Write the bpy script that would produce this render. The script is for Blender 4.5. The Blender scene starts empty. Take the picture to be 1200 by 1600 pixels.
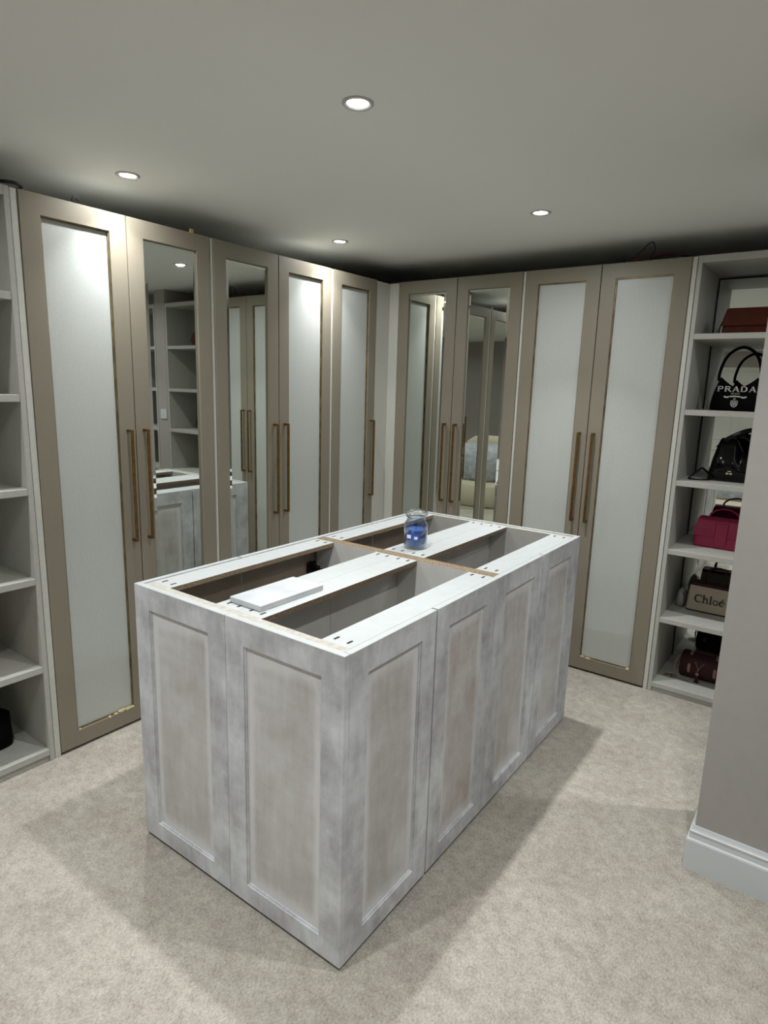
import bpy, bmesh, math, random
from mathutils import Vector, Matrix
random.seed(7)
S = bpy.context.scene
COL = S.collection

# ------------------------------------------------------------------ camera
CAM = Vector((2.5656, -3.5204, 1.6246))
F = Vector((-0.576697, 0.793108, -0.19595986))
R = Vector((0.80501974, 0.5925363, 0.02905094))
U = Vector((-0.13915386, 0.14099797, 0.9801815))
cd = bpy.data.cameras.new('camera')
cd.sensor_fit = 'VERTICAL'; cd.sensor_height = 24; cd.lens = 976.5/1600*24
cd.clip_start = .02
cam = bpy.data.objects.new('camera', cd); COL.objects.link(cam)
cam.matrix_world = Matrix(((R.x, U.x, -F.x, CAM.x), (R.y, U.y, -F.y, CAM.y), (R.z, U.z, -F.z, CAM.z), (0, 0, 0, 1)))
S.camera = cam
# ------------------------------------------------------------------ world, exposure
w = bpy.data.worlds.new('world'); S.world = w; w.use_nodes = True
w.node_tree.nodes['Background'].inputs[0].default_value = (.5, .5, .5, 1)
w.node_tree.nodes['Background'].inputs[1].default_value = 0.0
S.view_settings.view_transform = 'Standard'; S.view_settings.look = 'None'
S.view_settings.exposure = 0.0; S.view_settings.gamma = 1; S.view_settings.use_curve_mapping = False
LAMP_W = 3.9
SPILL_W = 5.4       # weak wide spill of the same lamp
LAMP_SPREAD = 88
LAMP_COL = (.955, .975, 1.0)
HC = 2.42            # ceiling height
LAMPS = [(.13, -.668), (.13, -1.967), (1.316, -.665), (1.31, -1.98),
         (2.78, -.68), (2.49, -1.97), (.13, -3.27), (1.31, -3.27), (2.49, -3.27), (1.0, -5.0), (2.9, -5.0)]
LABELS = ['small ceiling downlight nearest the wardrobe corner above the paired gold handles',
          'small ceiling downlight close above the leftmost mirrored wardrobe door',
          'small ceiling downlight near the right wardrobes, above the far end of the island',
          'largest ceiling downlight, top centre, over the near half of the island']

# ------------------------------------------------------------------ materials
def lin(c):
    return tuple(((v/255)/12.92 if v/255 <= .04045 else ((v/255+.055)/1.055)**2.4) for v in c)+(1,)
def mat(name, rgb, rough=.5, metal=0, spec=.5, noise=0, nscale=20, bump=0, bscale=200, rgb2=None, coat=0, trans=0, ior=1.45, stretch=None, detail=4):
    m = bpy.data.materials.new(name); m.use_nodes = True
    nt = m.node_tree; b = nt.nodes['Principled BSDF']
    c1 = lin(rgb)
    b.inputs['Base Color'].default_value = c1
    b.inputs['Roughness'].default_value = rough; b.inputs['Metallic'].default_value = metal
    b.inputs['Specular IOR Level'].default_value = spec; b.inputs['IOR'].default_value = ior
    b.inputs['Coat Weight'].default_value = coat
    b.inputs['Transmission Weight'].default_value = trans
    if noise or bump:
        tc = nt.nodes.new('ShaderNodeTexCoord'); mp = nt.nodes.new('ShaderNodeMapping')
        nt.links.new(tc.outputs['Object'], mp.inputs[0])
        if stretch: mp.inputs['Scale'].default_value = stretch
    if noise:
        n = nt.nodes.new('ShaderNodeTexNoise'); n.inputs['Scale'].default_value = nscale; n.inputs['Detail'].default_value = detail
        nt.links.new(mp.outputs[0], n.inputs['Vector'])
        r = nt.nodes.new('ShaderNodeValToRGB')
        c2 = lin(rgb2) if rgb2 else tuple(v*.6 for v in c1[:3])+(1,)
        r.color_ramp.elements[0].color = c2; r.color_ramp.elements[1].color = c1
        r.color_ramp.elements[0].position = .5-noise; r.color_ramp.elements[1].position = .5+noise
        nt.links.new(n.outputs['Fac'], r.inputs[0]); nt.links.new(r.outputs[0], b.inputs['Base Color'])
    if bump:
        n2 = nt.nodes.new('ShaderNodeTexNoise'); n2.inputs['Scale'].default_value = bscale; n2.inputs['Detail'].default_value = 3
        nt.links.new(mp.outputs[0], n2.inputs['Vector'])
        bp = nt.nodes.new('ShaderNodeBump'); bp.inputs['Strength'].default_value = bump; bp.inputs['Distance'].default_value = .002
        nt.links.new(n2.outputs['Fac'], bp.inputs['Height']); nt.links.new(bp.outputs[0], b.inputs['Normal'])
    return m

M = {}
M['taupe'] = mat('taupe_satin', (138, 131, 115), .42, noise=.25, nscale=160, rgb2=(133, 126, 110), bump=.05, bscale=700)
M['film'] = mat('frosted_film', (189, 193, 187), .33, noise=.2, nscale=90, rgb2=(184, 188, 182), bump=.04, bscale=400)
M['mirror'] = mat('mirror_glass', (222, 226, 220), .015, 1)
M['white'] = mat('white_melamine', (203, 203, 194), .45, noise=.25, nscale=60, rgb2=(195, 195, 186))
M['shelfgrey'] = mat('shelf_grey_white', (182, 182, 174), .5, noise=.25, nscale=60, rgb2=(174, 174, 166))
M['gold'] = mat('gold_metal', (168, 148, 110), .45, .9, noise=.2, nscale=14, rgb2=(104, 92, 68))
M['brass'] = mat('aged_brass', (150, 118, 72), .4, 1, noise=.25, nscale=50, rgb2=(122, 92, 50))
M['goldbright'] = mat('bright_gold_and_glint', (250, 236, 190), .45, .6)  # gold emblem, and the painted glints on bared door trim
M['ceiling'] = mat('ceiling_paint', (240, 241, 235), .8, bump=.05, bscale=150)
M['wall'] = mat('wall_paint', (166, 162, 157), .6, noise=.25, nscale=30, rgb2=(162, 158, 153), bump=.06, bscale=300)
M['skirt'] = mat('white_gloss', (206, 211, 212), .25)
M['rail'] = mat('white_board', (192, 196, 194), .4, noise=.25, nscale=25, rgb2=(185, 189, 187))
M['chip'] = mat('chipboard', (160, 142, 114), .9, noise=.16, nscale=260, rgb2=(92, 74, 55), bump=.4, bscale=300)
M['inside'] = mat('carcass_inside', (208, 207, 202), .5, noise=.25, nscale=15, rgb2=(200, 199, 194))
M['insidebrown'] = mat('door_back', (150, 138, 122), .5, noise=.25, nscale=15, rgb2=(140, 128, 112))
M['marble'] = mat('marbled_board', (204, 207, 207), .3, noise=.12, nscale=9, rgb2=(188, 192, 193), detail=6)
M['chippale'] = mat('painted_edge', (190, 188, 180), .6, noise=.15, nscale=60, rgb2=(172, 164, 150))
M['dark'] = mat('dark_slot', (38, 34, 30), .8)
M['lens_trim'] = mat('downlight_trim', (200, 200, 198), .3, .6)
M['black'] = mat('black_fabric', (5, 5, 6), .85, spec=.12, bump=.2, bscale=500)
M['patent'] = mat('black_patent', (4, 4, 5), .09, spec=.3, bump=.35, bscale=10)
M['cable'] = mat('black_cable', (16, 14, 14), .5)
M['redcable'] = mat('red_cable', (92, 26, 22), .5)
M['brownbag'] = mat('brown_leather', (76, 31, 14), .6, spec=.2, noise=.3, nscale=30, rgb2=(58, 22, 10))
M['pink'] = mat('pink_leather', (158, 36, 76), .5, noise=.3, nscale=20, rgb2=(142, 30, 68))
M['canvas'] = mat('beige_canvas', (170, 160, 142), .9, noise=.2, nscale=220, rgb2=(166, 154, 134), bump=.3, bscale=600)
M['oxblood'] = mat('oxblood_leather', (56, 28, 27), .6, spec=.25, noise=.3, nscale=40, rgb2=(46, 24, 24))
M['strap'] = mat('dusty_pink_leather', (142, 104, 94), .5)
M['tan'] = mat('tan_leather', (186, 112, 44), .5)
M['greyleather'] = mat('grey_leather', (150, 146, 136), .5)
M['print'] = mat('pale_print', (196, 194, 186), .6)
M['darkprint'] = mat('dark_print', (24, 22, 24), .6)
M['paper'] = mat('paper_label', (226, 228, 224), .6)
M['wax'] = mat('blue_wax', (96, 136, 214), .4, noise=.25, nscale=18, rgb2=(72, 108, 194))
M['navylabel'] = mat('navy_label', (58, 88, 168), .4)
M['yellow'] = mat('yellow_plastic', (196, 182, 90), .5)
M['cream'] = mat('cream_fabric', (214, 205, 182), .85, bump=.2, bscale=300)
M['throw'] = mat('silver_grey_throw', (205, 210, 216), .6, noise=.3, nscale=16, rgb2=(142, 148, 156), bump=.6, bscale=40)
M['doorwhite'] = mat('white_door_paint', (214, 214, 206), .4)
gl = bpy.data.materials.new('clear_glass'); gl.use_nodes = True; nt = gl.node_tree; nt.nodes.clear()
_o = nt.nodes.new('ShaderNodeOutputMaterial'); _m = nt.nodes.new('ShaderNodeMixShader'); _t = nt.nodes.new('ShaderNodeBsdfTransparent')
_g = nt.nodes.new('ShaderNodeBsdfGlossy'); _l = nt.nodes.new('ShaderNodeLayerWeight'); _l.inputs[0].default_value = .36
_t.inputs[0].default_value = (.90, .93, .925, 1); _g.inputs['Roughness'].default_value = .03
nt.links.new(_l.outputs['Facing'], _m.inputs[0]); nt.links.new(_t.outputs[0], _m.inputs[1]); nt.links.new(_g.outputs[0], _m.inputs[2]); nt.links.new(_m.outputs[0], _o.inputs[0])
M['glass'] = gl

def emis(name, c, s):
    m = bpy.data.materials.new(name); m.use_nodes = True; nt = m.node_tree; nt.nodes.clear()
    e = nt.nodes.new('ShaderNodeEmission'); o = nt.nodes.new('ShaderNodeOutputMaterial')
    e.inputs[0].default_value = c; e.inputs[1].default_value = s; nt.links.new(e.outputs[0], o.inputs[0]); return m
M['lamp'] = emis('lamp_lens', (1, .98, .93, 1), 18)

# carpet: beige speckled pile with soft brushed patches
def carpet():
    m = bpy.data.materials.new('carpet_pile'); m.use_nodes = True; nt = m.node_tree; b = nt.nodes['Principled BSDF']
    L = nt.links.new; N = nt.nodes.new
    tc = N('ShaderNodeTexCoord')
    def noise(sc, det, rough, stretch=(1, 1, 1), rot=0):
        mp_ = N('ShaderNodeMapping'); mp_.inputs['Scale'].default_value = stretch; mp_.inputs['Rotation'].default_value = (0, 0, rot)
        n = N('ShaderNodeTexNoise'); n.inputs['Scale'].default_value = sc; n.inputs['Detail'].default_value = det; n.inputs['Roughness'].default_value = rough
        L(tc.outputs['Object'], mp_.inputs[0]); L(mp_.outputs[0], n.inputs['Vector']); return n.outputs['Fac']
    n1 = noise(170, 8, .85, (1, .65, 1), .7); n2 = noise(3.2, 4, .6); n3 = noise(24, 4, .7)
    mm = N('ShaderNodeMath'); mm.operation = 'MULTIPLY_ADD'; L(n3, mm.inputs[0]); mm.inputs[1].default_value = .35; L(n1, mm.inputs[2])
    r = N('ShaderNodeValToRGB'); e = r.color_ramp.elements
    e[0].position = .48; e[0].color = lin((127, 120, 109)); e[1].position = .86; e[1].color = lin((205, 200, 188))
    L(mm.outputs[0], r.inputs[0])
    r2 = N('ShaderNodeValToRGB'); r2.color_ramp.elements[0].position = .38; r2.color_ramp.elements[1].position = .62
    r2.color_ramp.elements[0].color = (.87, .85, .85, 1); r2.color_ramp.elements[1].color = (1, 1, .985, 1)
    L(n2, r2.inputs[0])
    mx = N('ShaderNodeMix'); mx.data_type = 'RGBA'; mx.blend_type = 'MULTIPLY'; mx.inputs[0].default_value = 1
    L(r.outputs[0], mx.inputs[6]); L(r2.outputs[0], mx.inputs[7]); L(mx.outputs[2], b.inputs['Base Color'])
    b.inputs['Roughness'].default_value = .95; b.inputs['Specular IOR Level'].default_value = .1
    bp = N('ShaderNodeBump'); bp.inputs['Strength'].default_value = .35; bp.inputs['Distance'].default_value = .004
    L(n1, bp.inputs['Height']); L(bp.outputs[0], b.inputs['Normal'])
    return m
M['carpet'] = carpet()

# brushed primer over taupe: coats[0] white coat, coats[1] what shows through; patchy, streaky up and down
def primer(name, white, under, lo, hi, seed, scale=3.5, border=0):
    m = bpy.data.materials.new(name); m.use_nodes = True; nt = m.node_tree; b = nt.nodes['Principled BSDF']
    L = nt.links.new; N = nt.nodes.new
    tc = N('ShaderNodeTexCoord')
    def noise(sc, stretch, det=4, rough=.6):
        mp_ = N('ShaderNodeMapping'); mp_.inputs['Scale'].default_value = stretch; mp_.inputs['Location'].default_value = (seed, seed*.7, seed*1.3)
        n = N('ShaderNodeTexNoise'); n.inputs['Scale'].default_value = sc; n.inputs['Detail'].default_value = det; n.inputs['Roughness'].default_value = rough
        L(tc.outputs['Object'], mp_.inputs[0]); L(mp_.outputs[0], n.inputs['Vector']); return n.outputs['Fac']
    def mad(x, k, y, off=0):
        if off:
            z = N('ShaderNodeMath'); z.operation = 'ADD'; L(y, z.inputs[0]); z.inputs[1].default_value = off; y = z.outputs[0]
        q = N('ShaderNodeMath'); q.operation = 'MULTIPLY_ADD'; L(x, q.inputs[0]); q.inputs[1].default_value = k
        if y is not None: L(y, q.inputs[2])
        else: q.inputs[2].default_value = 0
        return q.outputs[0]
    a = noise(scale, (1.3, 1.3, 1.0), 5, .65); s_ = noise(30, (1, 1, .16), 3); h_ = noise(22, (.25, .25, 1), 3); g = noise(190, (1, 1, 1), 2)
    v = mad(g, .14, mad(h_, .22, mad(s_, .28, a, -.11)))
    if border:
        at = N('ShaderNodeAttribute'); at.attribute_name = 'cover'
        v = mad(at.outputs['Fac'], border, v)
    r = N('ShaderNodeValToRGB'); e = r.color_ramp.elements
    e[0].position = lo; e[0].color = lin(under); e[1].position = hi; e[1].color = lin(white)
    L(v, r.inputs[0]); L(r.outputs[0], b.inputs['Base Color'])
    b.inputs['Roughness'].default_value = .6
    bp = N('ShaderNodeBump'); bp.inputs['Strength'].default_value = .12; bp.inputs['Distance'].default_value = .002
    L(s_, bp.inputs['Height']); L(bp.outputs[0], b.inputs['Normal'])
    return m
M['frame_primer'] = primer('brushed_primer_frame', (219, 222, 224), (168, 168, 171), .5, .9, 3, 6.5)
M['panel_primer'] = primer('brushed_primer_panel', (216, 216, 215), (172, 168, 163), .52, 1.02, 11, 2.6, .3)
M['panel_bare'] = primer('thin_primer_panel', (214, 214, 213), (172, 161, 153), .56, 1.02, 23, 4.2, .3)

# ------------------------------------------------------------------ mesh helpers
def box(bm, x0, x1, y0, y1, z0, z1, bev=0):
    r = bmesh.ops.create_cube(bm, size=1)
    vs = r['verts']
    for v in vs:
        v.co = Vector(((x0+x1)/2+v.co.x*(x1-x0), (y0+y1)/2+v.co.y*(y1-y0), (z0+z1)/2+v.co.z*(z1-z0)))
    if bev:
        es = list({e for v in vs for e in v.link_edges})
        bmesh.ops.bevel(bm, geom=es, offset=bev, segments=1, affect='EDGES')
    return vs
def B(*boxes, bev=0):
    bm = bmesh.new()
    for b_ in boxes: box(bm, *b_, bev=bev)
    return bm
def obj(name, bm, m, parent=None, smooth=False):
    me = bpy.data.meshes.new(name); bm.normal_update(); bmesh.ops.recalc_face_normals(bm, faces=bm.faces[:]); bm.to_mesh(me); bm.free()
    ms = m if isinstance(m, (list, tuple)) else [m]
    for k in ms: me.materials.append(M[k])
    if smooth:
        for p in me.polygons: p.use_smooth = True
    o = bpy.data.objects.new(name, me); COL.objects.link(o)
    if parent: o.parent = parent
    return o
def thing(name, label, cat, loc=(0, 0, 0), rot=0, group=None):
    o = bpy.data.objects.new(name, None); COL.objects.link(o); o.location = loc; o.rotation_euler = (0, 0, rot)
    o.empty_display_size = .1
    o['label'] = label; o['category'] = cat
    if group: o['group'] = group
    return o
def tag(o, label, cat, group=None):
    o['label'] = label; o['category'] = cat
    if group: o['group'] = group
    return o
def struct(name, bm, m, parent=None):
    o = obj(name, bm, m, parent)
    if not parent: o['kind'] = 'structure'
    return o
def shift(bm, v):
    for q in bm.verts: q.co += Vector(v)
    return bm
def mp(bm, f):          # map (u, v, d) coordinates to xyz
    for q in bm.verts: q.co = Vector(f(*q.co))
    return bm
# ring in (u, v, d) space; d grows towards the viewer; inner edge chamfered
def ring(u0, u1, v0, v1, w, th, ch=.0, wb=None, wt=None, bev=.0015):
    bm = bmesh.new()
    wb = w if wb is None else wb; wt = w if wt is None else wt
    O = [(u0, v0), (u1, v0), (u1, v1), (u0, v1)]
    e = bev
    O2 = [(u0+e, v0+e), (u1-e, v0+e), (u1-e, v1-e), (u0+e, v1-e)]
    I = [(u0+w, v0+wb), (u1-w, v0+wb), (u1-w, v1-wt), (u0+w, v1-wt)]
    c = ch
    I0 = [(u0+w-c, v0+wb-c), (u1-w+c, v0+wb-c), (u1-w+c, v1-wt+c), (u0+w-c, v1-wt+c)]
    L = [[bm.verts.new((*p, d)) for p in P] for P, d in ((O, -th), (O, -e), (O2, 0), (I0, 0), (I, -min(c, th*.9)), (I, -th))]
    n = len(L)
    for k in range(n):
        A, C = L[k], L[(k+1) % n]
        for i in range(4):
            j = (i+1) % 4
            try: bm.faces.new((A[i], A[j], C[j], C[i]))
            except ValueError: pass
    return bm
# pane with bevelled rim
def pane(u0, u1, v0, v1, d0, th, bw=.02, bh=.0025):
    bm = bmesh.new()
    A = [(u0, v0), (u1, v0), (u1, v1), (u0, v1)]; Bq = [(u0+bw, v0+bw), (u1-bw, v0+bw), (u1-bw, v1-bw), (u0+bw, v1-bw)]
    L = [[bm.verts.new((*p, d)) for p in P] for P, d in ((A, d0-th), (A, d0-bh), (Bq, d0))]
    for k in range(2):
        for i in range(4):
            j = (i+1) % 4; bm.faces.new((L[k][i], L[k][j], L[k+1][j], L[k+1][i]))
    bm.faces.new(L[0]); bm.faces.new(L[2])
    return bm
def frame_boxes(u0, u1, v0, v1, w, d0, d1):
    return [(u0, u0+w, v0, v1, d0, d1), (u1-w, u1, v0, v1, d0, d1), (u0+w, u1-w, v0, v0+w, d0, d1), (u0+w, u1-w, v1-w, v1, d0, d1)]
def tube(pts, r, n=8, closed=False, rad=None):
    bm = bmesh.new(); P = [Vector(p) for p in pts]; rings = []
    up = Vector((0, 0, 1)); prev = None
    for i, p in enumerate(P):
        a = P[i-1] if (i > 0 or closed) else P[i]; c = P[(i+1) % len(P)] if (i < len(P)-1 or closed) else P[i]
        t = (c-a).normalized()
        if prev is None:
            s = t.cross(up)
            if s.length < .1: s = t.cross(Vector((1, 0, 0)))
            s.normalize()
        else:
            s = (prev-t*prev.dot(t)).normalized()
        prev = s; q = t.cross(s)
        rr = rad[i] if rad else r
        rr = rr if isinstance(rr, tuple) else (rr, rr)
        rings.append([bm.verts.new(p+s*math.cos(2*math.pi*k/n)*rr[0]+q*math.sin(2*math.pi*k/n)*rr[1]) for k in range(n)])
    m = len(rings)
    for i in range(m if closed else m-1):
        A, C = rings[i], rings[(i+1) % m]
        for k in range(n): bm.faces.new((A[k], A[(k+1) % n], C[(k+1) % n], C[k]))
    if not closed: bm.faces.new(rings[0][::-1]); bm.faces.new(rings[-1])
    return bm
def smoothpath(pts, k=6):
    P = [Vector(p) for p in pts]; out = []
    for i in range(len(P)-1):
        p0 = P[max(i-1, 0)]; p1 = P[i]; p2 = P[i+1]; p3 = P[min(i+2, len(P)-1)]
        for j in range(k):
            t = j/k; out.append(.5*((2*p1)+(p2-p0)*t+(2*p0-5*p1+4*p2-p3)*t*t+(3*p1-p0-3*p2+p3)*t**3))
    out.append(P[-1]); return out
def lathe(prof, n=32, close=False):
    bm = bmesh.new(); rings = []
    for r, z in prof:
        if r < 1e-5: rings.append([bm.verts.new((0, 0, z))])
        else: rings.append([bm.verts.new((r*math.cos(2*math.pi*k/n), r*math.sin(2*math.pi*k/n), z)) for k in range(n)])
    m = len(rings)
    for i in range(m if close else m-1):
        A, C = rings[i], rings[(i+1) % m]
        for k in range(n):
            j = (k+1) % n
            f = [A[k % len(A)]] + ([A[j]] if len(A) > 1 else []) + ([C[j]] if len(C) > 1 else []) + [C[k % len(C)]]
            if len(f) > 2: bm.faces.new(f)
    return bm
# loft of superellipse sections (z, cx, cy, ax, ay, power)
def loft(secs, n=28):
    bm = bmesh.new(); rings = []
    for z, cx, cy, ax, ay, p in secs:
        rg = []
        for k in range(n):
            t = 2*math.pi*k/n; c, s = math.cos(t), math.sin(t)
            rg.append(bm.verts.new((cx+ax*math.copysign(abs(c)**(2/p), c), cy+ay*math.copysign(abs(s)**(2/p), s), z)))
        rings.append(rg)
    for A, C in zip(rings, rings[1:]):
        for k in range(n): bm.faces.new((A[k], A[(k+1) % n], C[(k+1) % n], C[k]))
    bm.faces.new(rings[0][::-1]); bm.faces.new(rings[-1]); return bm
# soft bag body: x range, bottom 0, top(x), half thickness profile
def pillow(hw, top, thick, nx=26, nz=12, bottom_thick=.8, side=lambda t: 1):
    bm = bmesh.new(); G = []
    for sgn in (-1, 1):
        g = []
        for i in range(nx+1):
            u = -1+2*i/nx; row = []
            for j in range(nz+1):
                v = j/nz; x = hw*u*side(v); z = top(u)*v
                e = (max(0, 1-abs(u)**6))**.5
                pz = (1-v**3)*(bottom_thick+(1-bottom_thick)*math.sin(math.pi*min(1, v*1.4)))+.12*v
                if j == 0: pz *= .9
                row.append(bm.verts.new((x, sgn*thick*(.12+.88*e)*pz, z)))
            g.append(row)
        G.append(g)
    for g in G:
        for i in range(nx):
            for j in range(nz): bm.faces.new((g[i][j], g[i+1][j], g[i+1][j+1], g[i][j+1]))
    a, c = G
    for i in range(nx):
        bm.faces.new((a[i][0], c[i][0], c[i+1][0], a[i+1][0])); bm.faces.new((a[i][nz], a[i+1][nz], c[i+1][nz], c[i][nz]))
    for j in range(nz):
        bm.faces.new((a[0][j], a[0][j+1], c[0][j+1], c[0][j])); bm.faces.new((a[nx][j], c[nx][j], c[nx][j+1], a[nx][j+1]))
    return bm
# flat lettering from strokes
def arc(cx, cy, rx, ry, a0, a1, n=10):
    return [(cx+rx*math.cos(math.radians(a0+(a1-a0)*i/n)), cy+ry*math.sin(math.radians(a0+(a1-a0)*i/n))) for i in range(n+1)]
def ribbon(bm, pts, w, th=.0006, w2=None):
    n = len(pts); L = []
    for i, p in enumerate(pts):
        a = pts[max(i-1, 0)]; c = pts[min(i+1, n-1)]; dx, dy = c[0]-a[0], c[1]-a[1]; l = math.hypot(dx, dy) or 1
        ww = w if w2 is None else (w+(w2-w)*math.sin(math.pi*i/(n-1)))
        nx, ny = -dy/l*ww/2, dx/l*ww/2
        L.append([bm.verts.new((p[0]+nx, p[1]+ny, th)), bm.verts.new((p[0]-nx, p[1]-ny, th)), bm.verts.new((p[0]-nx, p[1]-ny, 0)), bm.verts.new((p[0]+nx, p[1]+ny, 0))])
    for A, C in zip(L, L[1:]):
        for k in range(4): bm.faces.new((A[k], A[(k+1) % 4], C[(k+1) % 4], C[k]))
    bm.faces.new(L[0]); bm.faces.new(L[-1][::-1])
LET = {   # (advance, [(points, width, width2)])
 'P': (.86, [([(.15, 0), (.15, 1)], .17, None), ([(.15, .92)]+arc(.48, .71, .22, .21, 90, -90)+[(.15, .5)], .13, None), ([(0, .04), (.32, .04)], .08, None), ([(0, .96), (.3, .96)], .08, None)]),
 'R': (.92, [([(.15, 0), (.15, 1)], .17, None), ([(.15, .92)]+arc(.48, .72, .2, .2, 90, -90)+[(.15, .52)], .13, None), ([(.42, .5), (.78, .03)], .17, None), ([(0, .04), (.32, .04)], .08, None), ([(.66, .04), (.92, .04)], .08, None)]),
 'A': (.98, [([(.12, 0), (.46, 1)], .09, None), ([(.46, 1), (.8, 0)], .19, None), ([(.26, .33), (.68, .33)], .08, None), ([(0, .04), (.26, .04)], .08, None), ([(.64, .04), (.96, .04)], .08, None)]),
 'D': (.98, [([(.15, 0), (.15, 1)], .17, None), ([(.12, .94)]+arc(.38, .5, .4, .44, 90, -90, 14)+[(.12, .06)], .09, .19)]),
 'C': (.92, [(arc(.52, .5, .42, .46, 38, 322, 20), .06, .17), ([(.85, .66), (.86, .97)], .05, None)]),
 'h': (.74, [([(.15, 0), (.15, 1.05)], .14, None), ([(.15, .5)]+arc(.38, .46, .19, .2, 150, 0, 8)+[(.57, 0)], .13, None), ([(0, .03), (.3, .03)], .06, None), ([(.44, .03), (.72, .03)], .06, None), ([(.02, 1.0), (.16, 1.0)], .06, None)]),
 'l': (.38, [([(.17, 0), (.17, 1.05)], .14, None), ([(.02, .03), (.32, .03)], .06, None), ([(.03, 1.0), (.17, 1.0)], .06, None)]),
 'o': (.68, [(arc(.33, .33, .26, .31, 90, 450, 20), .1, None)]),
 'e': (.66, [([(.08, .36), (.56, .36)], .05, None), (arc(.33, .33, .26, .31, 5, 320, 18), .06, .14), ([(.32, .76), (.5, .98)], .09, None)]),
 'M': (1.0, [([(.1, 0), (.1, 1)], .12, None), ([(.1, 1), (.48, .1), (.84, 1)], .12, None), ([(.84, 0), (.84, 1)], .15, None)]),
 'I': (.34, [([(.15, 0), (.15, 1)], .16, None)]),
 'L': (.7, [([(.12, 1), (.12, .05), (.6, .05)], .14, None)]),
 'N': (.9, [([(.1, 0), (.1, 1), (.72, 0), (.72, 1)], .12, None)]),
 'O': (.95, [(arc(.45, .5, .36, .44, 90, 450, 20), .14, None)]),
}
def lettering(s, h, sp=.08):
    bm = bmesh.new(); x = 0
    for ch in s:
        adv, st = LET[ch]
        for pts, w_, w2 in st: ribbon(bm, [((x+p[0])*h, p[1]*h) for p in pts], w_*h, .0006, w2*h if w2 else None)
        x += adv+sp
    return bm, (x-sp)*h

# ------------------------------------------------------------------ room shell
XL, YF, XR, YB = -.62, .62, 3.9, -6.2
struct('floor', B((XL-.1, XR+.1, YB-.1, YF+.1, -.06, 0)), 'carpet')
struct('ceiling', B((XL-.1, XR+.1, YB-.1, YF+.1, HC, HC+.06)), 'ceiling')
struct('wall_left', B((XL-.1, XL, YB, YF, 0, HC)), 'wall')
struct('wall_far', B((XL-.1, XR+.1, YF, YF+.1, 0, HC)), 'wall')
struct('wall_right', B((XR, XR+.1, YB, YF, 0, HC)), 'wall')
struct('wall_back', B((XL-.1, XR+.1, YB-.1, YB, 0, HC)), 'wall')
NX, NY0, NY1 = 2.335, -1.311, -.945
struct('wall_partition', B((NX, XR, NY0, NY1, 0, HC), bev=.002), 'wall')
struct('wall_pier', B((2.474, 2.625, 0, YF, 0, HC), bev=.002), 'wall')
def skirting(name, path, closed=False):
    prof = [(0, 0), (.02, 0), (.02, .112), (.018, .117), (.0125, .120), (.0115, .138), (.0135, .143), (.0135, .147), (.009, .151), (.006, .158), (.004, .165), (0, .165)]
    bm = bmesh.new(); rows = []
    P = [Vector((*p, 0)) for p in path]
    for i, p in enumerate(P):
        d1 = (P[i]-P[i-1]).normalized() if i > 0 else None
        d2 = (P[i+1]-P[i]).normalized() if i < len(P)-1 else None
        n1 = Vector((-d1.y, d1.x, 0)) if d1 else None; n2 = Vector((-d2.y, d2.x, 0)) if d2 else None
        if n1 is None: n = n2
        elif n2 is None: n = n1
        else:
            n = (n1+n2); n = n/n.dot(n1)
        rows.append([bm.verts.new(p+n*t+Vector((0, 0, z))) for t, z in prof])
    for A, C in zip(rows, rows[1:]):
        for k in range(len(prof)): bm.faces.new((A[k], A[(k+1) % len(prof)], C[(k+1) % len(prof)], C[k]))
    bm.faces.new(rows[0]); bm.faces.new(rows[-1][::-1])
    return struct(name, bm, 'skirt')
# path goes so that the room is on its left side
skirting('baseboard_partition', [(XR-.001, NY0), (NX, NY0), (NX, NY1), (XR-.001, NY1)])
skirting('baseboard_back', [(1.68, YB), (XR-.001, YB)])
skirting('baseboard_right', [(XR, YB+.021), (XR, NY0-.021)])

# white panelled door in the back wall, seen through the shelf mirror
dr = struct('door_1', mp(B(*frame_boxes(.78, 1.66, 0.001, 2.06, .06, 0, .03), bev=.003), lambda u, v, d: (u, YB+.001+d, v)), 'doorwhite')
def backdoor():
    bm = B((.84, 1.60, YB+.002, YB+.02, .005, 2.0), bev=.002)
    o = obj('door_leaf', bm, 'doorwhite', dr)
    for (x0, x1, z0, z1) in [(.93, 1.18, .2, .85), (1.26, 1.51, .2, .85), (.93, 1.18, 1.0, 1.85), (1.26, 1.51, 1.0, 1.85)]:
        b2 = ring(x0, x1, z0, z1, .02, .008, .005); mp(b2, lambda u, v, d: (u, YB+.029+d, v)); obj('panel_moulding', b2, 'doorwhite', o)
    obj('door_knob', shift(mp(lathe([(0, 0), (.012, 0), (.012, .03), (.026, .04), (.026, .055), (0, .065)], 16), lambda x, y, z: (x, z, y)), (.88, YB+.02, 1.0)), 'lens_trim', o, True)
backdoor()

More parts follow.
